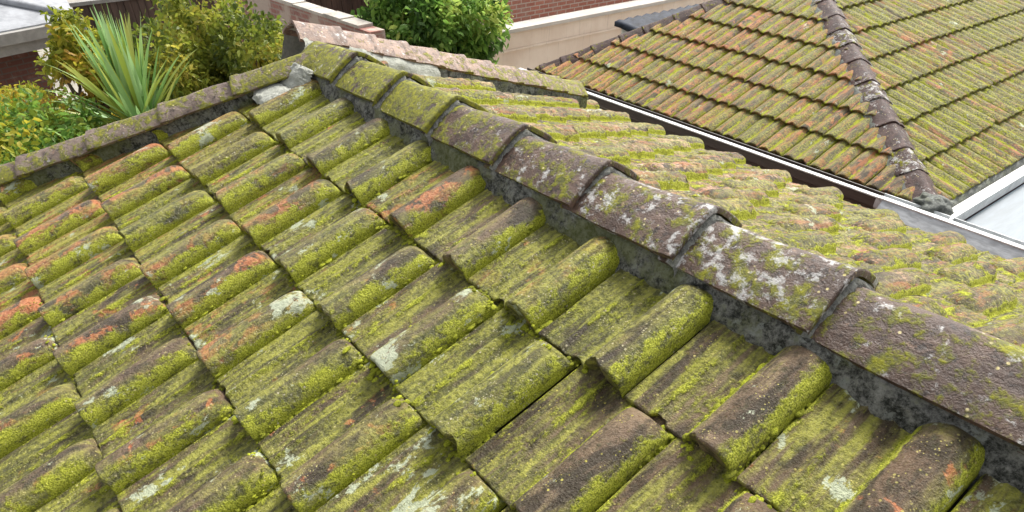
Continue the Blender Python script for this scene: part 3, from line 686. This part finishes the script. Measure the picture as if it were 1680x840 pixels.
def shrub(name, label, cat, c, R, cols, count, size, seed, nb_=26, rr=(.22, .42), aspect=2.2, group=None):
    t = thing(name, label, cat, (c[0], c[1], GZ), group)
    bl = blobs_in(c, R, nb_, rr, seed)
    leaf_cloud('crown', leaf_mat(name + '_leaf', cols), t, bl, count, size, seed, aspect)
    b = MB(); r = random.Random(seed); base = Vector((c[0], c[1], GZ))
    fork = Vector((c[0], c[1], c[2] - R[2] * .8)); b.tube([base, (base + fork) / 2 + Vector((.05, .03, 0)), fork], [.07, .055, .045])
    for q, s in bl[:14]:
        q = Vector(q); m_ = (fork + q) / 2 + Vector((r.uniform(-.1, .1), r.uniform(-.1, .1), .05)); b.tube([fork, m_, q], [.032, .02, .006], 6)
    b.build('trunk', m_bark, t, True); return t
OLV = [(.07, .105, .016), (.14, .19, .028), (.25, .30, .04), (.40, .42, .06), (.52, .45, .08)]
GRN = [(.06, .13, .025), (.12, .25, .045), (.22, .40, .07), (.34, .52, .11), (.52, .60, .14)]
YGR = [(.08, .11, .01), (.20, .24, .025), (.38, .42, .04), (.52, .46, .05), (.56, .34, .06)]
shrub('olive_shrub', 'dense olive green shrub with small yellowish leaves, between the spiky plant and brick garden wall', 'shrub', (-5.0, .97, -.95), (.78, .66, .85), OLV, 60000, .055, 41, 40)
shrub('leafy_tree', 'bright green leafy tree behind the ridge, left of the brick building', 'tree', (-7.1, 4.55, -1.25), (.9, .85, 1.05), GRN, 44000, .10, 42, 44, (.28, .5))
shrub('green_bush', 'dark green bush with yellow tips beside the spiky plant, at the left edge', 'bush', (-4.25, -.68, -1.12), (.62, .58, .46), YGR[:2] + GRN[1:3] + YGR[2:4], 26000, .055, 43, 32, (.16, .32))
shrub('yellow_shrub', 'airy yellow green shrub behind the spiky plant, in front of the grey metal roof', 'shrub', (-5.9, -.02, -.85), (.22, .25, .55), YGR, 5200, .07, 44, 18, (.12, .22), 2.6)
shrub('yellow_shrub', 'small sprawling shrub with yellow orange leaves at the foot of the dark brick wall', 'shrub', (-6.1, -.45, -1.35), (.5, .65, .30), YGR[1:], 9000, .055, 45, 22, (.14, .26), 2.6)
def blades(name, label, c, n, Lr, seed):
    t = thing(name, label, 'plant', (c[0], c[1], GZ)); r = random.Random(seed)
    vs = []; fs = []; rn = []
    for i in range(n):
        az = r.uniform(0, 2 * math.pi); tilt = abs(r.gauss(0, .85)) if i > n * .3 else r.uniform(0, .3); tilt = min(tilt, 1.5); L = r.uniform(*Lr) * (1 - .12 * tilt); wd = r.uniform(.014, .032)
        d = Vector((math.cos(az) * math.sin(tilt), math.sin(az) * math.sin(tilt), math.cos(tilt))); p = Vector(c) + Vector((r.uniform(-.06, .06), r.uniform(-.06, .06), r.uniform(-.1, .05)))
        side = d.cross(Vector((0, 0, 1))).normalized() if tilt > .02 else Vector((1, 0, 0)); side = (Matrix.Rotation(r.uniform(-.9, .9), 3, d) @ side); N = 9; k = len(vs); q = (r.random(), r.random() ** 2, 0, 1)
        bend = r.uniform(.1, .5) * (.4 + tilt)
        for j in range(N + 1):
            s_ = j / N; dd = (d + Vector((0, 0, -1)) * bend * s_ ** 2).normalized(); p = p + dd * L / N
            ww = wd * (min(1, .5 + s_ * 3)) * (1 - s_ ** 3) + .001; up = side.cross(dd) * ww * .25
            vs += [p - side * ww, p - up, p + side * ww]; rn += [q] * 3
        for j in range(N): a = k + j * 3; fs += [(a, a + 1, a + 4, a + 3), (a + 1, a + 2, a + 5, a + 4)]
    me = mesh('blades', vs, fs, True); ca = me.color_attributes.new('rnd', 'FLOAT_COLOR', 'POINT'); ca.data.foreach_set('color', np.array(rn).ravel())
    put('blades', me, leaf_mat('blade', [(.22, .38, .12), (.32, .54, .20), (.40, .62, .28), (.46, .56, .10), (.42, .44, .12)], .4, .3), t)
    b = MB(); b.tube([(c[0], c[1], GZ), (c[0] + .03, c[1], (GZ + c[2]) / 2), c], [.09, .07, .08], 12); b.build('stem', m_bark, t, True)
blades('spiky_plant', 'spiky plant with long pale green strap leaves fanning out above the roof edge', (-4.35, .05, -1.0), 170, (.6, .9), 51)
# pale boulder-like render at the far left, seen just over the verge
lw = thing('boundary_wall', 'low pale boundary wall just beyond the near roof edge, at the left side', 'wall', (-4.0, -2, GZ))
b = MB(); b.box((-3.65, -4, GZ), (-3.45, -.75, -1.02)); b.build('wall', m_render, lw)
b = MB(); b.box((-3.68, -4, -1.02), (-3.42, -.74, -.97)); b.build('coping', m_conc, lw, bevel=.008)
